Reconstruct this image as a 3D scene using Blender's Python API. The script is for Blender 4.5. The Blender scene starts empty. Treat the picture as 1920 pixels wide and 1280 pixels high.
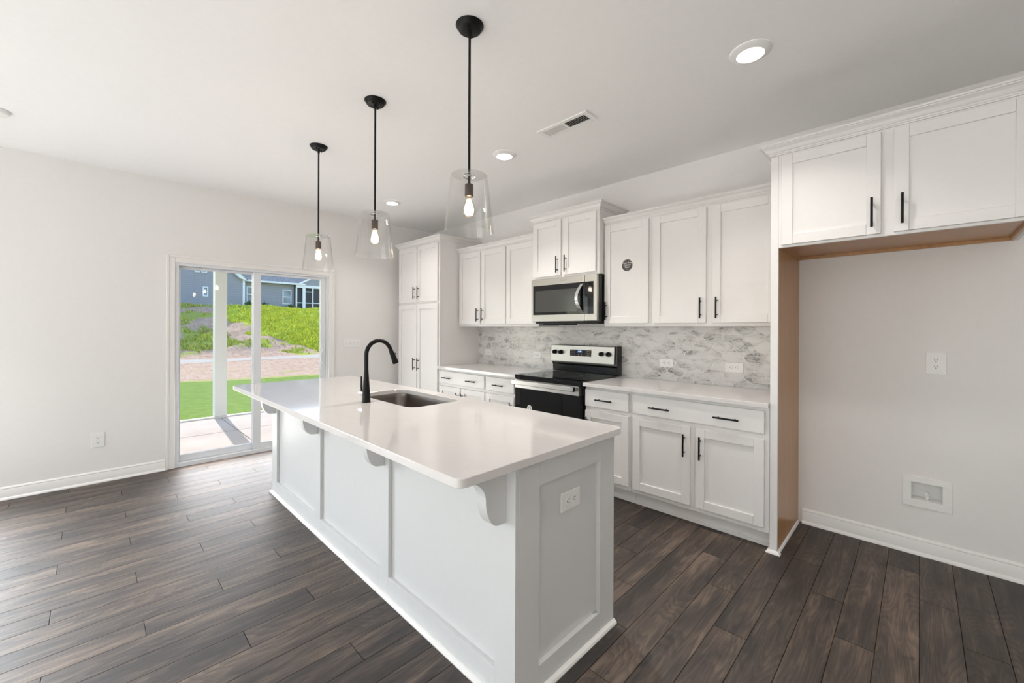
import bpy, bmesh, math, random
from mathutils import Vector, Matrix

C = bpy.context.scene
COL = C.collection
random.seed(7)

# ------------------------------------------------------------------ camera, sky, sun, window light, exposure
CAM = Vector((5.0779, -3.5025, 1.3510))
YAW, PITCH, ROLL, FPX, SY = math.radians(44.6267), math.radians(-0.0539), math.radians(0.2317), 775.4996, -23.7589
_fw = Vector((-math.sin(YAW), math.cos(YAW), 0)); _rt = Vector((math.cos(YAW), math.sin(YAW), 0)); _up = Vector((0, 0, 1))
_f = _fw * math.cos(PITCH) + _up * math.sin(PITCH); _u = _up * math.cos(PITCH) - _fw * math.sin(PITCH)
_r = _rt * math.cos(ROLL) + _u * math.sin(ROLL); _u = _u * math.cos(ROLL) - _rt * math.sin(ROLL)
cd = bpy.data.cameras.new('camera'); cam = bpy.data.objects.new('camera', cd); COL.objects.link(cam)
cd.sensor_fit = 'HORIZONTAL'; cd.sensor_width = 36.0; cd.lens = FPX / 1920 * 36; cd.shift_y = SY / 1920
cd.clip_start = 0.05; cd.clip_end = 300
m = Matrix((_r, _u, -_f)).transposed().to_4x4(); m.translation = CAM; cam.matrix_world = m
C.camera = cam

W = bpy.data.worlds.new('sky'); C.world = W; W.use_nodes = True
_n = W.node_tree.nodes; _l = W.node_tree.links
sky = _n.new('ShaderNodeTexSky'); sky.sky_type = 'NISHITA'; sky.sun_disc = False
sky.sun_elevation = math.radians(39.0); sky.sun_rotation = math.radians(274); sky.air_density = 1.0; sky.dust_density = 0.6
bg = _n['Background']; bg.inputs['Strength'].default_value = 0.38
_l.new(sky.outputs['Color'], bg.inputs['Color'])

def light(name, kind, loc, energy, color=(1, 1, 1), aim=None, size=None, size_y=None, **kw):
    d = bpy.data.lights.new(name, kind); d.energy = energy; d.color = color
    if kind == 'AREA':
        d.shape = 'RECTANGLE' if size_y else 'DISK'; d.size = size
        if size_y: d.size_y = size_y
    o = bpy.data.objects.new(name, d); COL.objects.link(o); o.location = loc
    if aim is not None:
        o.rotation_euler = Vector(aim).to_track_quat('-Z', 'Y').to_euler()
    for k, v in kw.items(): setattr(d, k, v)
    return o

light('sun', 'SUN', (-20, 3, 20), 3.7, (1.0, 0.93, 0.84), aim=(0.775, -0.052, -0.63), angle=0.009)
# daylight coming in through the windows of the room behind the camera
light('daylight_left_window', 'AREA', (-0.08, -5.00, 1.20), 98, (0.91, 0.96, 1.0), aim=(1, 0.0, -0.95), size=1.8, size_y=1.6, spread=math.radians(130))
light('daylight_rear_window', 'AREA', (3.2, -8.50, 1.30), 46, (0.90, 0.96, 1.0), aim=(0, 1, 0.75), size=3.4, size_y=1.6)
# unseen lamps behind the camera, added as fill and bounced off the pale floor
for _x, _e in ((1.6, 13), (3.6, 16), (5.6, 24), (7.6, 32)):
    for _y in (-5.4, -7.2): light('added_fill_lamp', 'AREA', (_x, _y, 2.72), _e * 0.95, (0.98, 0.98, 0.97), aim=(0, 0, -1), size=0.15, spread=math.radians(110))
# added lamp inside the sliding door, stands in for sunlight off the patio slab
light('patio_bounce_fill', 'AREA', (-0.006, -2.23, 0.44), 20, (1.0, 0.98, 0.97), aim=(1, 0.0, 0.0), size=1.36, size_y=0.76)

vs = C.view_settings
vs.view_transform = 'Standard'; vs.look = 'None'; vs.exposure = 0.22; vs.gamma = 1.0; vs.use_curve_mapping = False
C.cycles.use_denoising = True
C.cycles.max_bounces = 16; C.cycles.diffuse_bounces = 8; C.cycles.glossy_bounces = 6
C.cycles.transparent_max_bounces = 24; C.cycles.transmission_bounces = 8
C.cycles.sample_clamp_indirect = 6.0

# ------------------------------------------------------------------ materials
class NT:
    def __init__(s, name):
        s.m = bpy.data.materials.new(name); s.m.use_nodes = True
        s.t = s.m.node_tree; s.b = s.t.nodes['Principled BSDF']; s.out = s.t.nodes['Material Output']
    def n(s, t, **kw):
        o = s.t.nodes.new(t)
        for k, v in kw.items(): setattr(o, k, v)
        return o
    def link(s, a, b): s.t.links.new(a, b)
    def put(s, sock, v):
        if isinstance(v, (int, float)): sock.default_value = v
        elif isinstance(v, tuple): sock.default_value = v if len(v) == 4 or sock.type == 'VECTOR' else v + (1,)
        else: s.link(v, sock)
    def math(s, op, a, b=None, c=None, clamp=False):
        o = s.n('ShaderNodeMath', operation=op); o.use_clamp = clamp
        s.put(o.inputs[0], a)
        if b is not None: s.put(o.inputs[1], b)
        if c is not None: s.put(o.inputs[2], c)
        return o.outputs[0]
    def xyz(s, kind='Object'):
        tc = s.n('ShaderNodeTexCoord'); sp = s.n('ShaderNodeSeparateXYZ'); s.link(tc.outputs[kind], sp.inputs[0])
        return tc.outputs[kind], sp.outputs[0], sp.outputs[1], sp.outputs[2]
    def vec(s, x, y, z):
        o = s.n('ShaderNodeCombineXYZ'); s.put(o.inputs[0], x); s.put(o.inputs[1], y); s.put(o.inputs[2], z); return o.outputs[0]
    def noise(s, v, scale, detail=4, rough=0.55, dist=0.0):
        o = s.n('ShaderNodeTexNoise'); s.put(o.inputs['Vector'], v); o.inputs['Scale'].default_value = scale
        o.inputs['Detail'].default_value = detail; o.inputs['Roughness'].default_value = rough; o.inputs['Distortion'].default_value = dist
        return o.outputs['Fac']
    def white(s, v):
        o = s.n('ShaderNodeTexWhiteNoise', noise_dimensions='3D'); s.put(o.inputs['Vector'], v); return o.outputs['Value']
    def ramp(s, fac, stops):
        o = s.n('ShaderNodeValToRGB'); s.put(o.inputs[0], fac); e = o.color_ramp.elements
        while len(e) < len(stops): e.new(0.5)
        for i, (p, c) in enumerate(stops):
            e[i].position = p; e[i].color = (c if isinstance(c, tuple) else (c, c, c)) + (1,)
        return o.outputs[0]
    def mix(s, fac, a, b, blend='MIX'):
        o = s.n('ShaderNodeMix', data_type='RGBA', blend_type=blend)
        s.put(o.inputs[0], fac); s.put(o.inputs[6], a); s.put(o.inputs[7], b); return o.outputs[2]
    def smooth(s, v, a, b):
        o = s.n('ShaderNodeMapRange', interpolation_type='SMOOTHSTEP')
        s.put(o.inputs[0], v); s.put(o.inputs[1], a); s.put(o.inputs[2], b); return o.outputs[0]
    def bump(s, h, strength=0.2, dist=0.002):
        o = s.n('ShaderNodeBump'); o.inputs['Strength'].default_value = strength; o.inputs['Distance'].default_value = dist
        s.link(h, o.inputs['Height']); s.link(o.outputs[0], s.b.inputs['Normal'])
    def set(s, **kw):
        for k, v in kw.items(): s.put(s.b.inputs[k.replace('_', ' ')], v)
        return s

M = {}
def plain(name, col, rough=0.5, metal=0.0, spec=0.5, vary=0.02, scale=30.0, bump=0.0):
    t = NT(name); v, *_ = t.xyz()
    nz = t.noise(v, scale, 3)
    f = t.math('MULTIPLY_ADD', nz, 2 * vary, 1 - vary)
    c = t.mix(1.0, col, t.vec(f, f, f), 'MULTIPLY')
    t.set(Base_Color=c, Roughness=rough, Metallic=metal); t.b.inputs['Specular IOR Level'].default_value = spec
    if bump: t.bump(t.noise(v, scale * 12, 2), bump, 0.001)
    M[name] = t.m
    return t
plain('bounce_floor', (0.76, 0.745, 0.725), 0.95, spec=0.05, vary=0.06, scale=200)  # pale material of the unseen floor added to reflect light upward
plain('wall_paint', (0.785, 0.768, 0.752), 0.75, spec=0.3, bump=0.06)
plain('ceiling_paint', (0.875, 0.866, 0.858), 0.9, spec=0.2, bump=0.1)
plain('trim_paint', (0.80, 0.785, 0.765), 0.4)
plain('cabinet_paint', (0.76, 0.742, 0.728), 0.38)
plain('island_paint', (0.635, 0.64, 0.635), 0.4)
plain('vinyl', (0.72, 0.74, 0.77), 0.35)
plain('plastic', (0.82, 0.815, 0.80), 0.35)
plain('slot', (0.03, 0.03, 0.03), 0.6)
plain('black_metal', (0.006, 0.006, 0.0062), 0.40, 0.0, spec=0.22)
plain('bronze_metal', (0.07, 0.05, 0.04), 0.4, 0.8)
plain('chrome', (0.8, 0.8, 0.8), 0.12, 1.0)
plain('black_glass', (0.006, 0.006, 0.007), 0.04, spec=0.4)
plain('mesh_glass', (0.055, 0.055, 0.05), 0.12, spec=0.5)
plain('black_enamel', (0.008, 0.008, 0.009), 0.18)
plain('dark_back', (0.02, 0.02, 0.02), 0.7)
plain('sticker_ink', (0.075, 0.065, 0.06), 0.5)
plain('sticker_white', (0.85, 0.85, 0.84), 0.5)
plain('sticker_grey', (0.35, 0.35, 0.36), 0.5)
plain('logo_grey', (0.20, 0.19, 0.18), 0.5)
plain('porch_white', (0.80, 0.79, 0.76), 0.5)
plain('house_trim', (0.78, 0.82, 0.88), 0.5)
plain('screen', (0.035, 0.04, 0.05), 0.6)
plain('road', (0.42, 0.375, 0.32), 0.9, vary=0.12, scale=1.5)
plain('shrub', (0.06, 0.12, 0.03), 0.8, vary=0.5, scale=6)

def steel(name, col, rough, along='x'):
    t = NT(name); v, x, y, z = t.xyz()
    st = t.vec(t.math('MULTIPLY', x, 2.0), t.math('MULTIPLY', y, 2.0), t.math('MULTIPLY', z, 260.0))
    nz = t.noise(st, 3.0, 3)
    t.set(Base_Color=col, Metallic=1.0, Roughness=t.math('MULTIPLY_ADD', nz, 0.12, rough))
    t.bump(nz, 0.04, 0.0005); M[name] = t.m
steel('stainless', (0.52, 0.51, 0.485), 0.30)
steel('sink_steel', (0.27, 0.24, 0.22), 0.24)

def emit(name, col, strength, base=(0.8, 0.8, 0.8)):
    t = NT(name); t.set(Base_Color=base, Roughness=0.5)
    t.b.inputs['Emission Color'].default_value = col + (1,); t.b.inputs['Emission Strength'].default_value = strength
    M[name] = t.m
emit('downlight_lens', (1.0, 0.96, 0.89), 4.5)
emit('filament', (1.0, 0.86, 0.66), 36.0)
emit('display_blue', (0.02, 0.10, 0.22), 0.5, (0.01, 0.02, 0.03))
emit('digit', (0.55, 0.80, 1.0), 1.6, (0.1, 0.2, 0.3))

def clear_glass(name, ior=1.45, tint=(0.985, 0.99, 0.99)):
    t = NT(name); t.t.nodes.remove(t.b)
    lw = t.n('ShaderNodeLayerWeight'); lw.inputs['Blend'].default_value = 0.5
    f0 = ((ior - 1) / (ior + 1)) ** 2
    fr = t.math('MULTIPLY_ADD', t.math('POWER', lw.outputs['Facing'], 5.0), 1 - f0, f0)
    tr = t.n('ShaderNodeBsdfTransparent'); tr.inputs['Color'].default_value = tint + (1,)
    gl = t.n('ShaderNodeBsdfGlossy'); gl.inputs['Roughness'].default_value = 0.0
    mx = t.n('ShaderNodeMixShader'); t.link(fr, mx.inputs[0]); t.link(tr.outputs[0], mx.inputs[1]); t.link(gl.outputs[0], mx.inputs[2])
    t.link(mx.outputs[0], t.out.inputs[0]); M[name] = t.m
clear_glass('window_glass', 1.30)
clear_glass('shade_glass', 1.5, (0.98, 0.98, 0.976))
clear_glass('bulb_glass', 1.3, (1.0, 0.97, 0.92))

def quartz():
    t = NT('quartz'); v, x, y, z = t.xyz()
    big = t.noise(v, 1.6, 6, 0.6, 1.2); fine = t.noise(v, 60, 2)
    vein = t.smooth(t.math('ABSOLUTE', t.math('SUBTRACT', big, 0.5)), 0.0, 0.03)
    c = t.mix(t.math('MULTIPLY', t.math('SUBTRACT', 1.0, vein), 0.10), (0.67, 0.645, 0.63), (0.54, 0.51, 0.49))
    c = t.mix(t.math('MULTIPLY', t.smooth(fine, 0.55, 0.75), 0.06), c, (0.6, 0.57, 0.55))
    t.set(Base_Color=c, Roughness=0.07); t.b.inputs['IOR'].default_value = 1.55; M['quartz'] = t.m
quartz()

def floor_planks():
    t = NT('floor_planks'); v, x, y, z = t.xyz()
    u = t.math('DIVIDE', t.math('SUBTRACT', x, 2.1378), 0.13372)
    row = t.math('FLOOR', u); fu = t.math('SUBTRACT', u, row)
    off = t.math('FLOORED_MODULO', t.math('SUBTRACT', 2.0, row), 4.0)
    q = t.math('DIVIDE', t.math('SUBTRACT', y, t.math('MULTIPLY_ADD', off, 0.305, -3.03)), 1.22)
    colm = t.math('FLOOR', q); fq = t.math('SUBTRACT', q, colm)
    idv = t.vec(row, colm, 3.7); rnd = t.white(idv); rnd2 = t.white(t.vec(colm, row, 9.1))
    # grain runs along the plank (y)
    gx = t.math('MULTIPLY_ADD', rnd, 37.0, x); gy = t.math('MULTIPLY_ADD', rnd2, 53.0, y)
    warp = t.noise(t.vec(t.math('MULTIPLY', gx, 7.5), t.math('MULTIPLY', gy, 1.25), rnd), 1.0, 1.5, 0.4)
    ringp = t.math('FRACT', t.math('MULTIPLY_ADD', warp, 24.0, t.math('MULTIPLY', gx, 12.0)))
    ring = t.math('MULTIPLY', t.smooth(ringp, 0.0, 0.75), t.math('SUBTRACT', 1.0, t.smooth(ringp, 0.86, 1.0)))
    fine = t.noise(t.vec(t.math('MULTIPLY', gx, 170.0), t.math('MULTIPLY', gy, 7.0), rnd), 1.0, 4, 0.7)
    streak = t.noise(t.vec(t.math('MULTIPLY', gx, 34.0), t.math('MULTIPLY', gy, 1.6), rnd2), 1.0, 4, 0.65, 0.5)
    blotch = t.noise(t.vec(t.math('MULTIPLY', gx, 8.0), t.math('MULTIPLY', gy, 1.9), rnd2), 1.0, 5, 0.62, 0.35)
    knot = t.noise(t.vec(t.math('MULTIPLY', gx, 13.0), t.math('MULTIPLY', gy, 6.5), rnd), 1.0, 2, 0.4)
    tone = t.math('MULTIPLY_ADD', t.math('SUBTRACT', rnd, 0.5), 0.16, blotch)
    tone = t.math('MULTIPLY_ADD', t.math('SUBTRACT', ring, 0.5), 0.10, tone)
    tone = t.math('MULTIPLY_ADD', t.math('SUBTRACT', fine, 0.5), 0.42, tone)
    tone = t.math('MULTIPLY_ADD', t.math('SUBTRACT', streak, 0.5), 0.62, tone)
    tone = t.math('MULTIPLY_ADD', t.smooth(knot, 0.68, 0.78), -0.22, tone)
    c = t.ramp(tone, [(0.20, (0.008, 0.005, 0.004)), (0.38, (0.024, 0.0155, 0.0115)), (0.52, (0.052, 0.035, 0.026)), (0.66, (0.105, 0.072, 0.052)), (0.86, (0.20, 0.143, 0.105))])
    du = t.math('MULTIPLY', t.math('MINIMUM', fu, t.math('SUBTRACT', 1.0, fu)), 0.13372)
    dq = t.math('MULTIPLY', t.math('MINIMUM', fq, t.math('SUBTRACT', 1.0, fq)), 1.22)
    gap = t.smooth(t.math('MINIMUM', du, dq), 0.0006, 0.0024)
    c = t.mix(t.math('MULTIPLY_ADD', gap, 0.6, 0.4), (0.006, 0.005, 0.004), c)
    h = t.math('MULTIPLY_ADD', fine, 0.18, gap)
    rg = t.math('MULTIPLY_ADD', fine, 0.14, 0.48)
    t.set(Base_Color=c, Roughness=rg); t.put(t.b.inputs['Specular IOR Level'], t.math('MULTIPLY', gap, 0.82))
    t.bump(h, 0.45, 0.0015); M['floor_planks'] = t.m
floor_planks()

def wood_veneer():
    t = NT('wood_veneer'); v, x, y, z = t.xyz()
    g = t.noise(t.vec(t.math('MULTIPLY', x, 8.0), t.math('MULTIPLY', y, 30.0), t.math('MULTIPLY', z, 1.2)), 2.0, 5, 0.6, 0.4)
    c = t.ramp(g, [(0.3, (0.40, 0.205, 0.080)), (0.7, (0.52, 0.285, 0.120))])
    t.set(Base_Color=c, Roughness=0.28); M['wood_veneer'] = t.m
wood_veneer()

def arabesque():
    t = NT('arabesque_tile'); v, x, y, z = t.xyz()
    Wd, Hd = 0.15, 0.150
    ph = t.math('MULTIPLY', t.math('SUBTRACT', z, 1.287), 2 * math.pi / Hd)
    cs = t.math('COSINE', ph)
    shp = t.math('MULTIPLY', t.math('SIGN', cs), t.math('POWER', t.math('ABSOLUTE', cs), 0.72))
    # S-curves x = kW/2 + (-1)^k W/4 shp; fold x to the pair of curves around each tile
    u = t.math('DIVIDE', t.math('SUBTRACT', x, 3.82), Wd)
    # curve A (k even): u = n - .25 + .25 shp ; curve B (k odd): u = n + .25 - .25 shp
    ua = t.math('ADD', u, t.math('MULTIPLY_ADD', shp, -0.25, 0.25)); ub = t.math('ADD', u, t.math('MULTIPLY_ADD', shp, 0.25, -0.25))
    fa = t.math('FLOOR', ua); fb = t.math('FLOOR', ub)
    ra = t.math('SUBTRACT', ua, fa); rb = t.math('SUBTRACT', ub, fb)
    da = t.math('MINIMUM', ra, t.math('SUBTRACT', 1.0, ra)); db = t.math('MINIMUM', rb, t.math('SUBTRACT', 1.0, rb))
    slope = t.math('ADD', 1.0, t.math('MULTIPLY', t.math('ABSOLUTE', t.math('SINE', ph)), 0.55))
    d = t.math('DIVIDE', t.math('MULTIPLY', t.math('MINIMUM', da, db), Wd), slope)
    half = t.math('FLOOR', t.math('ADD', t.math('DIVIDE', t.math('SUBTRACT', z, 1.287), Hd), 0.25))
    half2 = t.math('FLOOR', t.math('ADD', t.math('DIVIDE', t.math('SUBTRACT', z, 1.287), Hd), 0.75))
    rnd = t.white(t.vec(fa, fb, t.math('MULTIPLY_ADD', half2, 0.37, half)))
    gr = t.smooth(d, 0.0012, 0.0030)
    ang = t.math('MULTIPLY_ADD', rnd, 1.1, -0.55)
    mx = t.math('ADD', t.math('MULTIPLY_ADD', rnd, 31.0, x), t.math('MULTIPLY', z, ang))
    mz = t.math('ADD', t.math('MULTIPLY_ADD', rnd, 17.0, z), t.math('MULTIPLY', x, t.math('MULTIPLY', ang, -0.7)))
    mv = t.vec(t.math('MULTIPLY', mx, 6.0), 0.0, t.math('MULTIPLY', mz, 17.0))
    nz = t.noise(mv, 1.0, 6, 0.62, 1.4)
    vein = t.math('SUBTRACT', 1.0, t.smooth(t.math('ABSOLUTE', t.math('SUBTRACT', nz, 0.52)), 0.0, 0.05))
    cloud = t.noise(mv, 0.6, 4, 0.6, 0.6)
    dark = t.math('MULTIPLY', vein, t.smooth(cloud, 0.42, 0.68))
    g = t.math('ADD', t.math('MULTIPLY', dark, 0.75), t.math('MULTIPLY', t.smooth(cloud, 0.42, 0.72), 0.42), clamp=True)
    c = t.mix(g, (0.68, 0.67, 0.655), (0.17, 0.16, 0.15))
    edge = t.math('SUBTRACT', 1.0, t.smooth(d, 0.0030, 0.0062))  # grey shadow along each tile edge, painted into the tile colour
    c = t.mix(t.math('MULTIPLY', edge, 0.42), c, (0.30, 0.29, 0.275))
    c = t.mix(gr, (0.86, 0.85, 0.83), c)
    t.set(Base_Color=c, Roughness=t.math('MULTIPLY_ADD', gr, -0.40, 0.6))
    t.bump(gr, 0.5, 0.002); M['arabesque_tile'] = t.m
arabesque()

def siding():
    t = NT('siding'); v, x, y, z = t.xyz()
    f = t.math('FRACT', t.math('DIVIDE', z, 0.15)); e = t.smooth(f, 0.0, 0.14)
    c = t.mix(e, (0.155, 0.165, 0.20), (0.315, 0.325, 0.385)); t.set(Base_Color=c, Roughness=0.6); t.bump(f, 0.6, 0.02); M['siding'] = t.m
siding()
def shingles():
    t = NT('shingles'); v, x, y, z = t.xyz()
    n = t.noise(v, 6, 4); c = t.ramp(n, [(0.3, (0.20, 0.20, 0.215)), (0.7, (0.33, 0.33, 0.34))]); t.set(Base_Color=c, Roughness=0.9); M['shingles'] = t.m
shingles()
def concrete():
    t = NT('concrete'); v, x, y, z = t.xyz()
    n = t.noise(v, 2.2, 6, 0.6); c = t.ramp(n, [(0.3, (0.46, 0.395, 0.365)), (0.7, (0.56, 0.49, 0.455))]); t.set(Base_Color=c, Roughness=0.85); M['concrete'] = t.m
concrete()
def win_dark():
    t = NT('window_dark'); v, x, y, z = t.xyz()
    n = t.noise(v, 1.2, 2); c = t.ramp(n, [(0.3, (0.06, 0.09, 0.13)), (0.7, (0.20, 0.28, 0.38))]); t.set(Base_Color=c, Roughness=0.08); M['window_dark'] = t.m
win_dark()
def ground_mat():
    t = NT('ground'); v, x, y, z = t.xyz()
    a = t.n('ShaderNodeVertexColor'); a.layer_name = 'cover'
    sp = t.n('ShaderNodeSeparateColor'); t.link(a.outputs['Color'], sp.inputs[0])
    n1 = t.noise(v, 0.9, 6, 0.65); n2 = t.noise(v, 5.0, 5, 0.7); n3 = t.noise(v, 22.0, 3, 0.7)
    jit = t.math('ADD', t.math('MULTIPLY_ADD', n1, 0.4, -0.2), t.math('MULTIPLY_ADD', n2, 1.0, -0.5))
    g = t.smooth(t.math('ADD', sp.outputs[0], jit), 0.40, 0.60)
    dirt = t.ramp(t.math('MULTIPLY_ADD', n3, 0.5, t.math('MULTIPLY', n2, 0.5)), [(0.32, (0.22, 0.135, 0.085)), (0.47, (0.52, 0.355, 0.25)), (0.66, (0.72, 0.55, 0.42))])
    gd = t.ramp(n3, [(0.3, (0.21, 0.23, 0.07)), (0.7, (0.42, 0.44, 0.18))])
    gb = t.ramp(n3, [(0.3, (0.36, 0.44, 0.03)), (0.7, (0.62, 0.68, 0.09))])
    gl = t.ramp(n2, [(0.3, (0.17, 0.27, 0.045)), (0.7, (0.24, 0.35, 0.07))])
    gr = t.mix(sp.outputs[1], gd, gb); gr = t.mix(sp.outputs[2], gr, gl)
    c = t.mix(g, dirt, gr)
    t.set(Base_Color=c, Roughness=0.95); t.b.inputs['Specular IOR Level'].default_value = 0.1
    t.bump(n2, 0.8, 0.12); M['ground'] = t.m
ground_mat()
def blade_mat():
    t = NT('grass_blades'); v, x, y, z = t.xyz()
    a = t.n('ShaderNodeVertexColor'); a.layer_name = 'cover'
    t.set(Base_Color=a.outputs['Color'], Roughness=0.8); t.b.inputs['Specular IOR Level'].default_value = 0.1; M['grass_blades'] = t.m
blade_mat()

# ------------------------------------------------------------------ mesh builder
ROOT = {}
def origin(o):
    p = Vector((0, 0, 0))
    while o is not None: p = p + o.location; o = o.parent
    return p
class MB:
    def __init__(s): s.v = []; s.f = []
    def add(s, vs, fs):
        b = len(s.v); s.v += [tuple(p) for p in vs]; s.f += [tuple(i + b for i in f) for f in fs]; return s
    def box(s, x0, x1, y0, y1, z0, z1):
        vs = [(x, y, z) for z in (z0, z1) for y in (y0, y1) for x in (x0, x1)]
        return s.add(vs, [(0, 2, 3, 1), (4, 5, 7, 6), (0, 1, 5, 4), (2, 6, 7, 3), (0, 4, 6, 2), (1, 3, 7, 5)])
    def prism(s, pts, d0, d1, axis):
        """closed polygon pts (2D) extruded along axis x/y/z from d0 to d1"""
        def P(a, b, d): return {'x': (d, a, b), 'y': (a, d, b), 'z': (a, b, d)}[axis]
        n = len(pts); vs = [P(a, b, d0) for a, b in pts] + [P(a, b, d1) for a, b in pts]
        fs = [tuple(range(n))[::-1], tuple(range(n, 2 * n))] + [(i, (i + 1) % n, n + (i + 1) % n, n + i) for i in range(n)]
        return s.add(vs, fs)
    def lathe(s, prof, cx, cy, n=32, axis='z', cap=True):
        """prof: [(radius, height)]"""
        def P(r, h, a):
            c, d = r * math.cos(a), r * math.sin(a)
            if axis == 'z': return (cx[0] + c, cx[1] + d, h)
            if axis == 'y': return (cx[0] + c, h, cx[1] + d)
            return (h, cx[0] + c, cx[1] + d)
        vs = [P(r, h, 2 * math.pi * k / n) for r, h in prof for k in range(n)]
        fs = [(i * n + k, i * n + (k + 1) % n, (i + 1) * n + (k + 1) % n, (i + 1) * n + k) for i in range(len(prof) - 1) for k in range(n)]
        if cap:
            fs.append(tuple(range(n))[::-1]); b = (len(prof) - 1) * n; fs.append(tuple(range(b, b + n)))
        return s.add(vs, fs)
    def tube(s, path, rad, n=16):
        path = [Vector(p) for p in path]; vs = []; fs = []
        if isinstance(rad, (int, float)): rad = [rad] * len(path)
        ref = None
        for i, p in enumerate(path):
            d = (path[min(i + 1, len(path) - 1)] - path[max(i - 1, 0)]).normalized()
            if ref is None: ref = Vector((1, 0, 0)) if abs(d.x) < 0.9 else Vector((0, 1, 0))
            a = (ref - d * ref.dot(d)).normalized(); b = d.cross(a); ref = a
            vs += [p + (a * math.cos(2 * math.pi * k / n) + b * math.sin(2 * math.pi * k / n)) * rad[i] for k in range(n)]
        for i in range(len(path) - 1):
            fs += [(i * n + k, i * n + (k + 1) % n, (i + 1) * n + (k + 1) % n, (i + 1) * n + k) for k in range(n)]
        fs.append(tuple(range(n))[::-1]); b = (len(path) - 1) * n; fs.append(tuple(range(b, b + n)))
        return s.add(vs, fs)
    def sweep(s, prof, path, close=False):
        """prof: closed [(out, z)]; path: [(x, y)], the outside is on the right of the walking direction; mitred corners"""
        n = len(prof); k = len(path); ring = []
        def nrm(a, b):
            d = Vector((b[0] - a[0], b[1] - a[1])).normalized(); return Vector((d.y, -d.x))
        for i, p in enumerate(path):
            if i == 0: mv = nrm(path[0], path[1])
            elif i == k - 1: mv = nrm(path[-2], path[-1])
            else:
                a, b = nrm(path[i - 1], p), nrm(p, path[i + 1]); mv = (a + b) / (1 + a.dot(b))
            ring += [(p[0] + mv.x * o, p[1] + mv.y * o, z) for o, z in prof]
        fs = [(i * n + j, i * n + (j + 1) % n, (i + 1) * n + (j + 1) % n, (i + 1) * n + j) for i in range(k - 1) for j in range(n)]
        fs += [tuple(range(n))[::-1], tuple(range((k - 1) * n, k * n))]
        return s.add(ring, fs)
    def build(s, name, mat, parent=None, bevel=0.0, smooth=False, seg=2, loc=None):
        me = bpy.data.meshes.new(name); o = bpy.data.objects.new(name, me)
        off = origin(parent) if parent is not None else Vector(loc or (0, 0, 0))
        me.from_pydata([tuple(Vector(p) - off) for p in s.v], [], s.f)
        bm = bmesh.new(); bm.from_mesh(me); bmesh.ops.recalc_face_normals(bm, faces=bm.faces); bm.to_mesh(me); bm.free()
        me.materials.append(M[mat] if isinstance(mat, str) else mat)
        COL.objects.link(o)
        if parent is not None: o.parent = parent
        elif loc: o.location = loc
        if smooth:
            me.polygons.foreach_set('use_smooth', [True] * len(me.polygons))
            me.set_sharp_from_angle(angle=math.radians(40))
        if bevel:
            md = o.modifiers.new('bevel', 'BEVEL'); md.width = bevel; md.segments = seg; md.limit_method = 'ANGLE'; md.angle_limit = math.radians(40)
        return o
def tag(o, label, cat, group=None):
    o['label'] = label; o['category'] = cat
    if group: o['group'] = group
    return o
def thing(name, loc, label, cat, group=None):
    o = bpy.data.objects.new(name, None); COL.objects.link(o); o.location = loc; o.empty_display_size = 0.1
    return tag(o, label, cat, group)
def struct(o): o['kind'] = 'structure'; return o
def copy_tree(o, delta=(0, 0, 0), parent=None):
    c = o.copy(); COL.objects.link(c)
    if parent is not None: c.parent = parent
    else: c.location = o.location + Vector(delta)
    for ch in list(o.children): copy_tree(ch, parent=c)
    return c
def slab_with_hole(x0, x1, y0, y1, z0, z1, rad, hole, hrad, seg=8):
    """rounded slab with a rounded hole (x0,x1,y0,y1)"""
    def rr(a, b, c, d, r):
        out = []
        for cx, cy, s in ((b - r, d - r, 0), (a + r, d - r, 1), (a + r, c + r, 2), (b - r, c + r, 3)):
            for k in range(seg + 1):
                t = math.pi / 2 * (s + k / seg); out.append((cx + r * math.cos(t), cy + r * math.sin(t)))
        return out
    bm = bmesh.new(); loops = [rr(x0, x1, y0, y1, rad)] + ([rr(*hole, hrad)] if hole else [])
    edges = []
    for lp in loops:
        vv = [bm.verts.new((p[0], p[1], z1)) for p in lp]
        edges += [bm.edges.new((vv[i], vv[(i + 1) % len(vv)])) for i in range(len(vv))]
    r = bmesh.ops.triangle_fill(bm, edges=edges, use_beauty=True)
    faces = [f for f in bm.faces]
    ex = bmesh.ops.extrude_face_region(bm, geom=faces)
    for e in ex['geom']:
        if isinstance(e, bmesh.types.BMVert): e.co.z = z0
    bmesh.ops.dissolve_limit(bm, angle_limit=0.001, verts=bm.verts, edges=bm.edges)
    mb = MB(); bm.verts.index_update()
    mb.add([v.co[:] for v in bm.verts], [tuple(v.index for v in f.verts) for f in bm.faces]); bm.free()
    return mb, loops
def text_mesh(body, size, name, mat, parent, mw, align='CENTER'):
    cu = bpy.data.curves.new('text', 'FONT'); cu.body = body; cu.size = size; cu.align_x = align; cu.align_y = 'CENTER'; cu.extrude = 0.0002; cu.space_line = 0.95
    to = bpy.data.objects.new('text', cu); COL.objects.link(to)
    dg = bpy.context.evaluated_depsgraph_get(); me = bpy.data.meshes.new_from_object(to.evaluated_get(dg))
    bpy.data.objects.remove(to); bpy.data.curves.remove(cu)
    off = origin(parent)
    me.transform(Matrix.Translation(-off) @ mw); me.materials.clear(); me.materials.append(M[mat])
    o = bpy.data.objects.new(name, me); COL.objects.link(o); o.parent = parent
    return o
# text standing on a plane facing -y / lying frame
FACE_Y = Matrix.Rotation(math.radians(90), 4, 'X')

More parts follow.
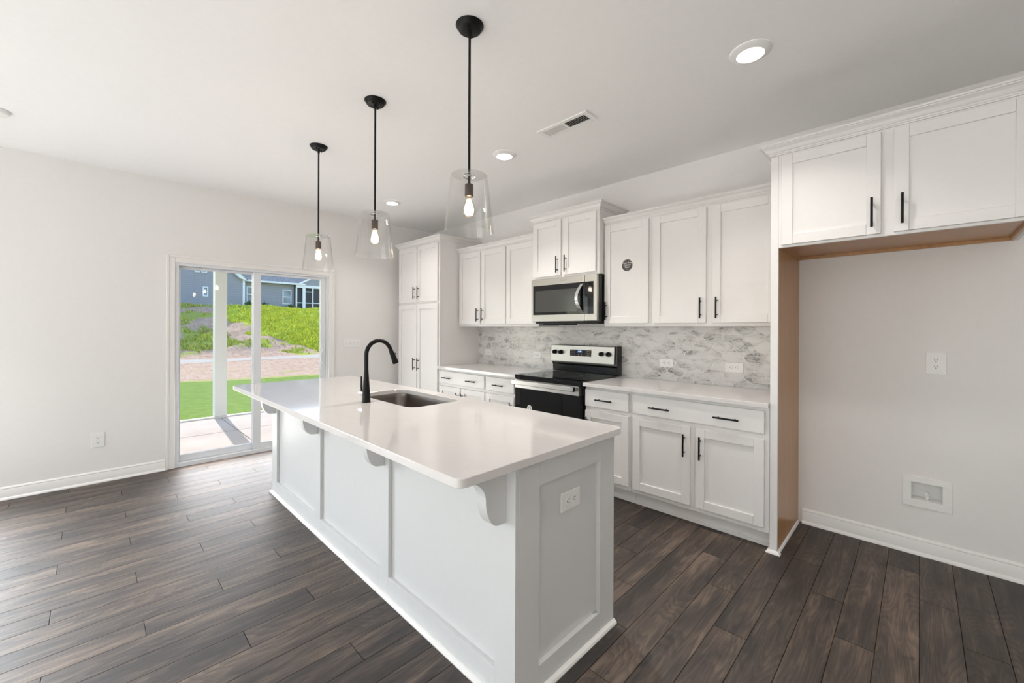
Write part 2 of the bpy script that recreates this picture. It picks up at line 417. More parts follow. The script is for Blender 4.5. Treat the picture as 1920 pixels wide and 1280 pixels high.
# ------------------------------------------------------------------ room shell
H = 2.743; XR = 8.6; YR = -8.4; YC = -4.75; T = 0.14
struct(MB().box(-0.0, XR, YC, 0, -0.10, 0).build('floor', 'floor_planks'))
struct(MB().box(0.0, XR, YR, YC - 0.0005, -0.10, 0.006).build('floor_bounce', 'bounce_floor'))  # pale floor out of view, added to throw light onto the ceiling
struct(MB().box(-T, XR + T, YR - T, T, H, H + 0.12).build('ceiling', 'ceiling_paint'))
DY0, DY1, DZ1 = -2.952, -1.508, 1.972            # patio door opening
WY0, WY1, WZ0, WZ1 = -5.95, -4.05, 0.35, 2.1        # window behind, in the left wall
wl = MB()
wl.box(-T, 0, YR, WY0, 0, H); wl.box(-T, 0, WY0, WY1, 0, WZ0); wl.box(-T, 0, WY0, WY1, WZ1, H)
wl.box(-T, 0, WY1, DY0, 0, H); wl.box(-T, 0, DY0, DY1, DZ1, H); wl.box(-T, 0, DY1, T, 0, H)
struct(wl.build('wall_left', 'wall_paint'))
IX0, IX1, IZ0, IZ1 = 5.0397, 5.1769, 0.3225, 0.4335
wb = MB()
wb.box(0, IX0, 0, T, 0, H); wb.box(IX1, XR, 0, T, 0, H); wb.box(IX0, IX1, 0, T, 0, IZ0); wb.box(IX0, IX1, 0, T, IZ1, H); wb.box(IX0, IX1, 0.09, T, IZ0, IZ1)
struct(wb.build('wall_back', 'wall_paint'))
struct(MB().box(XR, XR + T, YR, T, 0, H).build('wall_right', 'wall_paint'))
RX0, RX1 = 1.45, 4.95
wr = MB(); wr.box(-T, RX0, YR - T, YR, 0, H); wr.box(RX1, XR + T, YR - T, YR, 0, H); wr.box(RX0, RX1, YR - T, YR, 0, WZ0); wr.box(RX0, RX1, YR - T, YR, WZ1, H)
struct(wr.build('wall_rear', 'wall_paint'))
def back_window(name, axis, a0, a1, n):
    """a row of n sashes filling an opening in the left (axis y) or rear (axis x) wall"""
    fr = MB()
    def bx(mb, p0, p1, z0, z1, d0, d1):
        if axis == 'y': mb.box(d0, d1, p0, p1, z0, z1)
        else: mb.box(p0, p1, YR + d0, YR + d1, z0, z1)
    bx(fr, a0, a1, WZ0, WZ0 + 0.05, -0.07, 0.02); bx(fr, a0, a1, WZ1 - 0.05, WZ1, -0.07, 0.02)
    for i in range(n + 1):
        p = a0 + (a1 - a0) * i / n; bx(fr, max(a0, p - 0.05), min(a1, p + 0.05), WZ0 + 0.05, WZ1 - 0.05, -0.07, 0.01)
    
    o = struct(fr.build(name, 'vinyl'))
    g = MB(); bx(g, a0, a1, WZ0, WZ1, -0.045, -0.041); g.build('pane', 'window_glass', o)
back_window('window_1', 'y', WY0, WY1, 2); back_window('window_2', 'x', RX0, RX1, 3)

BB = [(0, 0), (0.026, 0), (0.026, 0.006), (0.022, 0.014), (0.014, 0.020), (0.013, 0.076), (0.010, 0.083), (0.012, 0.088), (0.009, 0.096), (0.004, 0.101), (0, 0.101)]
struct(MB().sweep(BB, [(0.0, YR), (0.0, -3.0195)]).build('baseboard_left', 'trim_paint', smooth=True))
struct(MB().sweep(BB, [(XR, 0.0), (4.494, 0.0)][::-1]).build('baseboard_back', 'trim_paint', smooth=True))

# patio door: casing, frame, two panels, handle
cas = MB()
for a0, a1, z0, z1 in ((-3.018, -2.951, 0, 2.042), (-1.509, -1.440, 0, 2.042), (-2.951, -1.509, 1.971, 2.042)):
    cas.box(0, 0.012, a0, a1, z0, z1)
for a0, a1, z0, z1 in ((-3.018, -2.995, 0, 2.042), (-1.463, -1.440, 0, 2.042), (-2.995, -1.463, 2.019, 2.042)):
    cas.box(0.012, 0.019, a0, a1, z0, z1)
struct(cas.build('trim_1', 'trim_paint', bevel=0.003))
df = MB()
df.box(-0.11, 0.0, -2.952, -2.922, 0, 1.972); df.box(-0.11, 0.0, -1.536, -1.508, 0, 1.972)
df.box(-0.11, 0.0, -2.922, -1.536, 1.945, 1.972); df.box(-0.11, 0.0, -2.922, -1.536, 0, 0.040)
door = struct(df.build('door_1', 'vinyl', bevel=0.002))
def sash(name, x0, x1, a0, a1, sl, sr, z0, z1, rb, rt):
    p = MB(); p.box(x0, x1, a0, a0 + sl, z0, z1); p.box(x0, x1, a1 - sr, a1, z0, z1)
    p.box(x0, x1, a0 + sl, a1 - sr, z0, z0 + rb); p.box(x0, x1, a0 + sl, a1 - sr, z1 - rt, z1)
    o = p.build(name, 'vinyl', door, bevel=0.003)
    xm = (x0 + x1) / 2
    MB().box(xm - 0.002, xm + 0.002, a0 + sl, a1 - sr, z0 + rb, z1 - rt).build('pane', 'window_glass', o)
    return o
sash('fixed_panel', -0.085, -0.055, -2.922, -2.262, 0.018, 0.032, 0.041, 1.944, 0.062, 0.024)
sl = sash('sliding_panel', -0.048, -0.012, -2.292, -1.537, 0.070, 0.060, 0.041, 1.944, 0.062, 0.024)
MB().tube([(-0.012, -1.572, 0.92), (0.010, -1.580, 0.926), (0.024, -1.597, 0.950), (0.030, -1.608, 1.005), (0.024, -1.597, 1.060), (0.010, -1.580, 1.084), (-0.012, -1.572, 1.090)], 0.008, 10).build('handle', 'vinyl', sl, smooth=True)

# ------------------------------------------------------------------ cabinet builders
def bar_handle(parent, x, y, z, length, vertical=True, name='handle'):
    """bar pull in front of a -y facing plane at y"""
    h = MB(); r = 0.0058; yb = y - 0.030; L = length / 2; s = length * 0.325
    if vertical:
        h.tube([(x, yb, z - L), (x, yb, z + L)], r, 14)
        for k in (-s, s): h.tube([(x, y + 0.001, z + k), (x, yb, z + k)], 0.0047, 10)
    else:
        h.tube([(x - L, yb, z), (x + L, yb, z)], r, 14)
        for k in (-s, s): h.tube([(x + k, y + 0.001, z), (x + k, yb, z)], 0.0047, 10)
    o = h.build(name, 'black_metal', parent, smooth=True)
    o['label'] = 'black bar handle'
    return o
def shaker(parent, x0, x1, z0, z1, yf, rail=0.057, handle=None, mat='cabinet_paint'):
    """five-piece door standing 20 mm in front of the face frame plane yf"""
    y0, y1 = yf - 0.020, yf - 0.0005
    d = MB(); e = 0.0004
    d.box(x0, x0 + rail, y0, y1, z0, z1); d.box(x1 - rail, x1, y0, y1, z0, z1)
    d.box(x0 + rail + e, x1 - rail - e, y0 + 0.0002, y1, z0, z0 + rail); d.box(x0 + rail + e, x1 - rail - e, y0 + 0.0002, y1, z1 - rail, z1)
    d.box(x0 + rail - 0.004, x1 - rail + 0.004, y0 + 0.011, y1 - 0.002, z0 + rail - 0.004, z1 - rail + 0.004)
    o = d.build('door', mat, parent, bevel=0.0018)
    if handle: bar_handle(o, handle[0], y0, handle[1], 0.153)
    return o
def drawer(parent, x0, x1, z0, z1, yf, pulls):
    o = MB().box(x0, x1, yf - 0.020, yf - 0.0005, z0, z1).build('drawer', 'cabinet_paint', parent, bevel=0.003)
    for p in pulls: bar_handle(o, p, yf - 0.020, (z0 + z1) / 2 - 0.006, 0.152, False)
    return o
def carcass(t, x0, x1, yf, z0, z1, yb=-0.0005, frame_z0=None):
    MB().box(x0 + 0.001, x1 - 0.001, yf + 0.0195, yb, z0 + 0.004, z1).build('body', 'cabinet_paint', t)
    MB().box(x0, x1, yf, yf + 0.019, z0 if frame_z0 is None else frame_z0, z1).build('face_frame', 'cabinet_paint', t, bevel=0.001)
def base_cabinet(label, x0, x1, doors, drawers, group='base cabinets under the back counters'):
    yf = -0.612
    t = thing('base_cabinet', ((x0 + x1) / 2, -0.3, 0), label, 'cabinet', group)
    MB().box(x0 + 0.001, x1 - 0.001, yf + 0.0195, -0.014, 0.112, 0.874).build('body', 'cabinet_paint', t)
    MB().box(x0, x1, yf, yf + 0.019, 0.110, 0.874).build('face_frame', 'cabinet_paint', t, bevel=0.001)
    tk = MB().box(x0, x1, -0.540, -0.525, 0.0005, 0.1095); tk.box(x0, x1, -0.553, -0.5405, 0.0005, 0.020)
    tk.build('toe_kick', 'cabinet_paint', t, bevel=0.003)
    for a, b, pulls in drawers: drawer(t, a, b, 0.713, 0.853, yf, pulls)
    for a, b, hx in doors: shaker(t, a, b, 0.143, 0.680, yf, handle=(hx, 0.553))
    return t
base_cabinet('double door base cabinet with one wide drawer and two pulls beside the pantry', 1.034, 1.848,
             [(1.044, 1.430, 1.400), (1.452, 1.838, 1.482)], [(1.044, 1.838, (1.200, 1.638))])
base_cabinet('narrow single door base cabinet left of the range', 1.849, 2.309, [(1.860, 2.272, 2.240)], [(1.860, 2.272, (2.066,))])
base_cabinet('narrow single door base cabinet right of the range', 3.095, 3.511, [(3.100, 3.495, 3.130)], [(3.100, 3.495, (3.288,))])
base_cabinet('wide double door base cabinet beside the tan refrigerator panel', 3.512, 4.428,
             [(3.532, 3.957, 3.922), (3.996, 4.404, 4.030)], [(3.532, 4.404, (3.745, 4.192))])

def counter(name, label, x0, x1):
    mb = MB().box(x0, x1, -0.655, -0.0125, 0.8752, 0.905)
    return tag(mb.build(name, 'quartz', None, bevel=0.003, seg=3, loc=((x0 + x1) / 2, -0.33, 0.875)), label, 'countertop', 'white back countertops')
counter('countertop', 'short white quartz countertop between pantry and range', 1.033, 2.3115)
counter('countertop', 'long white quartz countertop right of the range', 3.091, 4.4300)

# crown moulding profile (out, z) relative to the bottom
def crown(z0, h, p): return [(a * p, z0 + b * h) for a, b in ((0.0, 0.0), (0.14, 0.0), (0.14, 0.10), (0.24, 0.12), (0.24, 0.24), (0.34, 0.27), (0.42, 0.36), (0.55, 0.56), (0.72, 0.68), (0.88, 0.75), (0.88, 0.82), (1.0, 0.84), (1.0, 1.0), (0.0, 1.0))]
YU = -0.328                                        # face frame plane of the wall cabinets
UZ0, UZ1 = 1.372, 2.262
def wall_cabinet(label, x0, x1, doors, group='wall cabinets over the backsplash'):
    t = thing('wall_cabinet', ((x0 + x1) / 2, -0.15, UZ0), label, 'cabinet', group)
    carcass(t, x0, x1, YU, UZ0, UZ1)
    for a, b, hx in doors: shaker(t, a, b, 1.398, 2.246, YU, handle=(hx, 1.507))
    return t
wall_cabinet('double door wall cabinet beside the tall pantry', 1.034, 1.862, [(1.052, 1.440, 1.405), (1.459, 1.855, 1.494)])
wall_cabinet('single door wall cabinet left of the microwave', 1.863, 2.326, [(1.874, 2.305, 2.285)])
wall_cabinet('single door wall cabinet with round sticker on its door, right of the microwave', 3.096, 3.530, [(3.102, 3.510, 3.128)])
wall_cabinet('widest double door wall cabinet, beside the refrigerator panel', 3.531, 4.4295, [(3.551, 3.958, 3.925), (4.002, 4.412, 4.037)])
tag(MB().sweep(crown(2.2625, 0.053, 0.05), [(1.034, YU), (2.326, YU)]).build('crown_molding', 'cabinet_paint', None, loc=(1.7, YU, 2.2625)),
    'white crown molding on top of the wall cabinets left of the microwave', 'molding', 'crown moldings on the wall cabinets')
tag(MB().sweep(crown(2.2625, 0.053, 0.05), [(3.096, YU), (4.4295, YU)]).build('crown_molding', 'cabinet_paint', None, loc=(3.7, YU, 2.2625)),
    'white crown molding on top of the wall cabinets right of the microwave', 'molding', 'crown moldings on the wall cabinets')

# cabinet over the microwave
MX0, MX1, YM = 2.3275, 3.0925, -0.415
t = thing('wall_cabinet', ((MX0 + MX1) / 2, -0.2, 1.832), 'short deeper wall cabinet with two doors above the microwave', 'cabinet')
carcass(t, MX0, MX1, YM, 1.8305, 2.392)
shaker(t, 2.340, 2.684, 1.852, 2.378, YM, handle=(2.650, 1.952)); shaker(t, 2.714, 3.066, 1.852, 2.378, YM, handle=(2.748, 1.952))
MB().sweep(crown(2.3925, 0.062, 0.052), [(MX0, -0.002), (MX0, YM), (MX1, YM), (MX1, -0.002)]).build('crown_molding', 'cabinet_paint', t)

# pantry
PX0, PX1, YP = 0.105, 1.030, -0.618
t = thing('pantry_cabinet', (0.55, -0.3, 0), 'tall white pantry cabinet with four doors in the far corner', 'cabinet')
MB().box(PX0 + 0.001, PX1, YP + 0.0195, -0.0005, 0.0005, 2.392).build('body', 'cabinet_paint', t)
MB().box(PX0, PX1, YP, YP + 0.019, 0.11, 2.392).build('face_frame', 'cabinet_paint', t, bevel=0.001)
for a, b, hx in ((0.128, 0.556, 0.520), (0.574, 1.006, 0.612)):
    shaker(t, a, b, 1.676, 2.376, YP, handle=(hx, 1.793)); shaker(t, a, b, 0.143, 1.648, YP, handle=(hx, 0.898))
MB().sweep(crown(2.3925, 0.062, 0.052), [(PX0, -0.10), (PX0, YP), (PX1, YP), (PX1, -0.002)]).build('crown_molding', 'cabinet_paint', t)

# refrigerator side panel and the cabinet over the alcove
FX0, FX1, FXR, YF = 4.431, 4.4705, 5.452, -0.616
t = thing('refrigerator_surround', (4.45, -0.3, 0), 'tall refrigerator side panel, white front edge and tan wood inner face', 'panel')
o = MB().box(FX0, FX1, YF, YF + 0.019, 0.0005, 2.392).build('front_stile', 'cabinet_paint', t, bevel=0.001); o['label'] = 'white front edge strip'
o = MB().box(FX0 + 0.014, FX1 - 0.0015, YF + 0.0195, -0.0015, 0.0005, 1.840).build('side_panel', 'wood_veneer', t); o['label'] = 'tan wood grain panel'
MB().box(FX0 + 0.014, FX1, YF + 0.0195, -0.0015, 1.8405, 2.392).build('upper_side', 'cabinet_paint', t)
QR = [(0, 0.0005), (0.017, 0.0005), (0.017, 0.006), (0.012, 0.014), (0.005, 0.019), (0, 0.020)]
sm = MB().sweep(QR, [(FX0 - 0.001, YF + 0.05), (FX0 - 0.001, YF - 0.0005), (FX1 + 0.0005, YF - 0.0005), (FX1 + 0.0005, YF + 0.018)])
sm.sweep([(a * 0.62, b) for a, b in QR], [(FX1, YF + 0.0195), (FX1, -0.028)])
sm.build('shoe_molding', 'trim_paint', t)
t = thing('refrigerator_cabinet', (4.95, -0.3, 1.838), 'deep two door cabinet hung over the empty refrigerator alcove', 'cabinet')
A0 = FX1 + 0.0006
o = MB().box(A0, FXR, YF, YF + 0.019, 1.838, 2.392).build('face_frame', 'cabinet_paint', t, bevel=0.001)
MB().box(FXR - 0.016, FXR, YF + 0.0195, -0.0015, 1.838, 2.392).build('side_panel', 'cabinet_paint', t)
b = MB().box(A0, FXR - 0.0165, YF + 0.0195, -0.0015, 1.866, 2.392); b.build('body', 'cabinet_paint', t)
u = MB().box(A0, FXR - 0.0165, YF + 0.0195, -0.0015, 1.857, 1.8655); u.box(A0, FXR - 0.0165, -0.022, -0.0015, 1.838, 1.8568); u.box(A0, A0 + 0.012, YF + 0.0195, -0.0225, 1.838, 1.8568)
u.box(FXR - 0.029, FXR - 0.0165, YF + 0.0195, -0.0225, 1.838, 1.8568)
o = u.build('bottom_panel', 'wood_veneer', t); o['label'] = 'bare tan wood underside'
shaker(t, 4.488, 4.930, 1.852, 2.378, YF, handle=(4.896, 1.962)); shaker(t, 4.979, 5.434, 1.852, 2.378, YF, handle=(5.012, 1.962))
MB().sweep(crown(2.3925, 0.062, 0.052), [(FX0, -0.002), (FX0, YF), (FXR, YF), (FXR, -0.002)]).build('crown_molding', 'cabinet_paint', t)

# backsplash
bs = MB().box(1.0315, 4.430, -0.0115, -0.0005, 0.8753, 1.3715).box(2.312, 3.0905, -0.0113, -0.0005, 0.60, 0.8752)
tag(bs.build('backsplash', 'arabesque_tile', None), 'grey veined marble lantern tile backsplash between counters and wall cabinets', 'backsplash')

# ------------------------------------------------------------------ outlets, switches, ice maker box
def outlet(label, c, face, w, h, horiz=False, name='wall_outlet'):
    """duplex outlet; face: ('y', plane) faces -y, ('x', plane) faces +x"""
    ax, pl = face
    t = thing(name, c, label, 'outlet', 'electrical outlets')
    def P(a, b, d):      # a along the wall, b up, d out
        return (c[0] + a, pl - d, c[2] + b) if ax == 'y' else (pl + d, c[1] + a, c[2] + b)
    def box(mb, a0, a1, b0, b1, d0, d1):
        p, q = P(a0, b0, d0), P(a1, b1, d1)
        mb.box(min(p[0], q[0]), max(p[0], q[0]), min(p[1], q[1]), max(p[1], q[1]), min(p[2], q[2]), max(p[2], q[2]))
    mb = MB(); box(mb, -w / 2, w / 2, -h / 2, h / 2, 0.0006, 0.006); mb.build('cover_plate', 'plastic', t, bevel=0.0025, seg=3)
    for s in (-1, 1):
        cc = (s * 0.0195, 0) if horiz else (0, s * 0.0195)
        pts = []
        for k in range(24):
            a = 2 * math.pi * k / 24; q = [0.0172 * math.cos(a), 0.0172 * math.sin(a)]
            i = 0 if horiz else 1
            q[i] = max(-0.0140, min(0.0140, q[i])); pts.append((cc[0] + q[0], cc[1] + q[1]))
        r = MB(); n = len(pts)
        vs = [P(a, b, 0.0062) for a, b in pts] + [P(a, b, 0.0085) for a, b in pts]
        r.add(vs, [tuple(range(n, 2 * n)), tuple(range(n))[::-1]] + [(i, (i + 1) % n, n + (i + 1) % n, n + i) for i in range(n)])
        ro = r.build('receptacle', 'plastic', t)
        sl_ = MB()
        def rot(a, b): return (cc[0] + (b if horiz else a), cc[1] + (-a if horiz else b))
        for a, b, hw, hh in ((-0.0064, 0.0035, 0.0012, 0.0046), (0.0064, 0.0035, 0.0012, 0.0036), (0.0, -0.0075, 0.0026, 0.0026)):
            q = rot(a, b); e = (hh, hw) if horiz else (hw, hh)
            box(sl_, q[0] - e[0], q[0] + e[0], q[1] - e[1], q[1] + e[1], 0.0082, 0.0089)
        sl_.build('slots', 'slot', ro)
    s_ = MB()
    box(s_, -0.002, 0.002, -0.002, 0.002, 0.006, 0.0072); s_.build('screw', 'plastic', t)
    return t
BSF = ('y', -0.0115)
outlet('outlet in the tile beside the pantry, leftmost on the backsplash', (1.222, -0.012, 1.052), BSF, 0.115, 0.072, True)
outlet('outlet in the tile just left of the range', (2.030, -0.012, 1.057), BSF, 0.115, 0.074, True)
outlet('outlet in the tile right of the range, above the drawer seam', (3.515, -0.012, 1.058), BSF, 0.122, 0.072, True)
outlet('outlet in the tile nearest the refrigerator panel', (4.053, -0.012, 1.055), BSF, 0.130, 0.078, True)
outlet('outlet on the alcove wall, above the ice maker box', (5.145, 0.0, 1.154), ('y', 0.0), 0.086, 0.130)
outlet('outlet low on the left wall beside the patio door', (0.0, -3.470, 0.370), ('x', 0.0), 0.086, 0.128)
outlet('outlet set sideways in the island end panel under the counter', (4.0555, -2.125, 0.652), ('x', 4.0555), 0.128, 0.076, True, 'island_outlet')

t = thing('light_switch', (0.0, -1.216, 1.157), 'wide white four gang switch plate right of the patio door', 'switch')
MB().box(0.0006, 0.006, -1.326, -1.106, 1.102, 1.213).build('cover_plate', 'plastic', t, bevel=0.0025)
for k in range(4):
    y = -1.216 + (k - 1.5) * 0.046
    MB().box(0.0062, 0.0075, y - 0.005, y + 0.005, 1.145, 1.170).box(0.0070, 0.016, y - 0.003, y + 0.003, 1.157, 1.164).build('toggle', 'plastic', t)

t = thing('ice_maker_box', (5.108, 0.0, 0.376), 'recessed white ice maker outlet box low on the alcove wall', 'outlet box')
f = MB()
for a in ((5.003, 5.215, 0.284, IZ0 + 0.002), (5.003, 5.215, IZ1 - 0.002, 0.465), (5.003, IX0 + 0.002, IZ0 + 0.002, IZ1 - 0.002), (IX1 - 0.002, 5.215, IZ0 + 0.002, IZ1 - 0.002)):
    f.box(a[0], a[1], -0.006, -0.0006, a[2], a[3])
f.build('frame', 'plastic', t, bevel=0.001)
e = 0.001
bx = MB().box(IX0 + e, IX1 - e, 0.080, 0.088, IZ0 + e, IZ1 - e).box(IX0 + e, IX0 + 0.004, 0.0, 0.080, IZ0 + e, IZ1 - e).box(IX1 - 0.004, IX1 - e, 0.0, 0.080, IZ0 + e, IZ1 - e)
bx.box(IX0 + 0.004, IX1 - 0.004, 0.0, 0.080, IZ0 + e, IZ0 + 0.004).box(IX0 + 0.004, IX1 - 0.004, 0.0, 0.080, IZ1 - 0.004, IZ1 - e)
bx.build('recess', 'plastic', t)
v = MB().lathe([(0.006, 0.3266), (0.006, 0.340), (0.0105, 0.342), (0.0105, 0.362), (0.008, 0.366)], (5.110, 0.035), None, 16)
v.tube([(5.110, 0.035, 0.350), (5.110, 0.012, 0.350)], 0.007, 12)
vo = v.build('valve', 'plastic', t, smooth=True)
MB().tube([(5.112, 0.035, 0.3665), (5.108, 0.035, 0.371), (5.082, 0.033, 0.373)], [0.006, 0.006, 0.0045], 10).build('valve_lever', 'plastic', vo, smooth=True)

# ------------------------------------------------------------------ microwave
t = thing('microwave', (2.71, -0.2, 1.412), 'stainless over the range microwave with black glass door', 'microwave')
x0, x1 = 2.330, 3.090
MB().box(x0, x1, -0.414, -0.014, 1.414, 1.8295).build('body', 'black_enamel', t, bevel=0.003)
dr = MB().box(x0 + 0.001, 2.958, -0.448, -0.4145, 1.420, 1.8285)
do = dr.build('door', 'stainless', t, bevel=0.004, seg=3)
MB().box(2.357, 2.957, -0.4495, -0.4482, 1.482, 1.766).build('glass', 'black_glass', do)
MB().box(2.384, 2.884, -0.4502, -0.4496, 1.508, 1.716).build('window', 'mesh_glass', do)
h = MB(); n = 14
for j in range(n):
    pass
pts = []
for i in range(n + 1):
    s = i / n; z = 1.492 + (1.752 - 1.492) * s; bow = math.sin(math.pi * s)
    pts.append((2.938 - 0.034 * bow, -0.4515 - 0.045 * bow ** 0.8, z))
hv = []; hf = []
for p in pts:
    hv += [(p[0] - 0.016, p[1], p[2]), (p[0] + 0.016, p[1], p[2]), (p[0] + 0.016, p[1] + 0.010, p[2]), (p[0] - 0.016, p[1] + 0.010, p[2])]
for i in range(n):
    for k in range(4): hf.append((i * 4 + k, i * 4 + (k + 1) % 4, i * 4 + 4 + (k + 1) % 4, i * 4 + 4 + k))
hf += [(0, 1, 2, 3), (n * 4, n * 4 + 1, n * 4 + 2, n * 4 + 3)]
MB().add(hv, hf).build('handle', 'chrome', do, bevel=0.002, smooth=True)
text_mesh('Whirlpool', 0.019, 'lettering', 'logo_grey', do, Matrix.Translation((2.725, -0.4484, 1.800)) @ FACE_Y)
cpn = MB().box(2.962, x1 - 0.001, -0.448, -0.4145, 1.420, 1.8285).build('control_panel', 'stainless', t, bevel=0.006, seg=3)
MB().box(2.964, 3.056, -0.4495, -0.4482, 1.482, 1.766).build('glass', 'black_glass', cpn)
MB().box(x0 + 0.02, x1 - 0.02, -0.40, -0.06, 1.398, 1.4135).box(x0 + 0.03, 2.62, -0.30, -0.08, 1.388, 1.3975).build('vent_grille', 'dark_back', t)

# ------------------------------------------------------------------ range
t = thing('range', (2.703, -0.35, 0), 'stainless and black electric range with glass cooktop', 'stove')
x0, x1 = 2.3165, 3.0845
MB().box(x0 + 0.002, x1 - 0.002, -0.628, -0.016, 0.02, 0.8985).build('body', 'black_enamel', t)
ct = MB().box(x0 + 0.001, x1 - 0.001, -0.662, -0.125, 0.872, 0.8985).box(x0, x1, -0.668, -0.125, 0.899, 0.914)
co = ct.build('cooktop', 'black_glass', t, bevel=0.003)
for a, b, r in ((2.50, -0.52, 0.10), (2.90, -0.52, 0.115), (2.50, -0.27, 0.075), (2.90, -0.27, 0.085)):
    MB().lathe([(r, 0.9141), (r, 0.91425), (r - 0.004, 0.91425), (r - 0.004, 0.9141)], (a, b), None, 48, cap=False).build('burner_ring', 'dark_back', co)
b = MB(); b.prism([(-0.088, 0.9145), (-0.016, 0.9145), (-0.016, 1.186), (-0.100, 1.186), (-0.105, 1.0), (-0.093, 0.985)], x0 + 0.003, x1 + 0.002, 'x')
bo = b.build('backguard', 'black_enamel', t, bevel=0.002)
cp = MB(); cp.prism([(-0.1055, 1.014), (-0.124, 1.012), (-0.126, 1.022), (-0.117, 1.180), (-0.110, 1.186), (-0.1005, 1.187)], 2.3195, 3.0655, 'x')
cpo = cp.build('control_panel', 'stainless', t, bevel=0.002)
MB().box(2.568, 2.815, -0.1255, -0.1205, 1.080, 1.142).build('display', 'black_glass', cpo)
MB().box(2.655, 2.715, -0.1262, -0.1256, 1.112, 1.138).build('screen', 'display_blue', cpo)
text_mesh('12:00', 0.018, 'digits', 'digit', cpo, Matrix.Translation((2.685, -0.1265, 1.127)) @ FACE_Y)
for a in (2.592, 2.62, 2.775, 2.795):
    for c_ in (1.094, 1.111, 1.130): MB().box(a - 0.004, a + 0.004, -0.1259, -0.1256, c_ - 0.002, c_ + 0.002).build('button', 'sticker_grey', cpo)
for a in (2.672, 2.702): MB().box(a - 0.005, a + 0.005, -0.1259, -0.1256, 1.090, 1.098).build('button', 'sticker_grey', cpo)
for a in (2.374, 2.453, 2.933, 3.010):
    k = MB().lathe([(0.0225, -0.1215), (0.0225, -0.130), (0.019, -0.133), (0.018, -0.150), (0.0165, -0.153)], (a, 1.112), None, 24, axis='y')
    k.box(a - 0.005, a + 0.005, -0.162, -0.150, 1.095, 1.129)
    k.build('knob', 'black_metal', cpo, smooth=True)
od = MB().box(x0 + 0.004, x1 - 0.008, -0.664, -0.6285, 0.255, 0.7885)
oo = od.build('oven_door', 'black_glass', t, bevel=0.003)
MB().box(x0 + 0.003, x1 - 0.026, -0.666, -0.6285, 0.789, 0.868).build('door_top', 'stainless', oo, bevel=0.002)
hb = MB().box(x0 + 0.004, x1 - 0.050, -0.716, -0.700, 0.826, 0.866).box(x0 + 0.02, x0 + 0.05, -0.700, -0.666, 0.834, 0.858).box(x1 - 0.080, x1 - 0.052, -0.700, -0.666, 0.834, 0.858)
ho = hb.build('handle', 'chrome', oo, bevel=0.004, seg=3); ho.data.materials[0] = M['stainless']
MB().box(x1 - 0.0495, x1 - 0.044, -0.715, -0.690, 0.827, 0.865).build('handle_cap', 'black_metal', ho)
MB().box(x0 + 0.004, x1 - 0.004, -0.662, -0.6285, 0.06, 0.250).build('storage_drawer', 'black_enamel', t, bevel=0.003)
MB().box(x0 + 0.02, x1 - 0.02, -0.60, -0.05, 0.0005, 0.0195).build('foot', 'dark_back', t)
t = thing('sticker', (2.506, -0.665, 0.605), 'small round white sticker on the black oven door', 'sticker')
MB().lathe([(0.030, -0.6642), (0.030, -0.6648)], (2.508, 0.612), None, 40, axis='y').build('disc', 'sticker_white', t)
g = MB().lathe([(0.0205, -0.6649), (0.0205, -0.6653), (0.010, -0.6653), (0.010, -0.6649)], (2.508, 0.612), None, 40, axis='y', cap=False); g.build('emblem', 'sticker_grey', t)
# sticker on the wall cabinet door
t = thing('sticker', (3.316, -0.338, 1.888), 'dark round sticker with white lettering on a wall cabinet door', 'sticker')
MB().lathe([(0.049, -0.3372), (0.049, -0.3380)], (3.316, 1.888), None, 48, axis='y').build('disc', 'sticker_ink', t)
text_mesh('Please Keep\nCabinets\nClean', 0.0185, 'lettering', 'sticker_white', t, Matrix.Translation((3.316, -0.3384, 1.890)) @ FACE_Y)
MB().box(3.302, 3.332, -0.3385, -0.3381, 1.8525, 1.8555).build('underline', 'sticker_grey', t)

# ------------------------------------------------------------------ island
BX0, BX1, BY0, BY1 = 1.295, 4.0755, -2.466, -1.814
TZ0, TZ1 = 0.870, 0.900
t = thing('kitchen_island', (2.685, -2.14, 0), 'long white paneled kitchen island with curved corbels along one side', 'island')
# hollow shell so that the sink bowl hangs inside
sh = MB().box(BX0 + 0.02, BX1 - 0.02, BY0 + 0.02, BY0 + 0.04, 0.0005, TZ0 - 0.001).box(BX0 + 0.02, BX1 - 0.02, BY1 - 0.04, BY1 - 0.02, 0.0005, TZ0 - 0.001)
sh.box(BX0 + 0.02, BX0 + 0.04, BY0 + 0.04, BY1 - 0.04, 0.0005, TZ0 - 0.001).box(BX1 - 0.04, BX1 - 0.02, BY0 + 0.04, BY1 - 0.04, 0.0005, TZ0 - 0.001)
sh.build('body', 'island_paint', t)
ff = MB(); q = 0.0003
SX = [(BX0, 1.412), (2.205, 2.312), (3.088, 3.194), (3.970, BX1)]
for a, b_ in SX: ff.box(a, b_, BY0, BY0 + 0.0197, 0.0005, TZ0 - 0.001)
for i in range(3):
    ff.box(SX[i][1] + q, SX[i + 1][0] - q, BY0 + 0.0002, BY0 + 0.0197, 0.0005, 0.108); ff.box(SX[i][1] + q, SX[i + 1][0] - q, BY0 + 0.0002, BY0 + 0.0197, 0.800, TZ0 - 0.001)
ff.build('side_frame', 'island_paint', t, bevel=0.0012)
for nm, xa, xb in (('end_frame', BX1 - 0.0197, BX1), ('end_frame', BX0, BX0 + 0.0197)):
    ef = MB(); ef.box(xa, xb, BY0 + 0.0200, -2.338, 0.0005, TZ0 - 0.001).box(xa, xb, -1.930, BY1, 0.0005, TZ0 - 0.001)
    ef.box(xa, xb - 0.0002 if xb == BX1 else xb, -2.338 + q, -1.930 - q, 0.0005, 0.100).box(xa, xb - 0.0002 if xb == BX1 else xb, -2.338 + q, -1.930 - q, 0.768, TZ0 - 0.001)
    ef.build(nm, 'island_paint', t, bevel=0.0012)
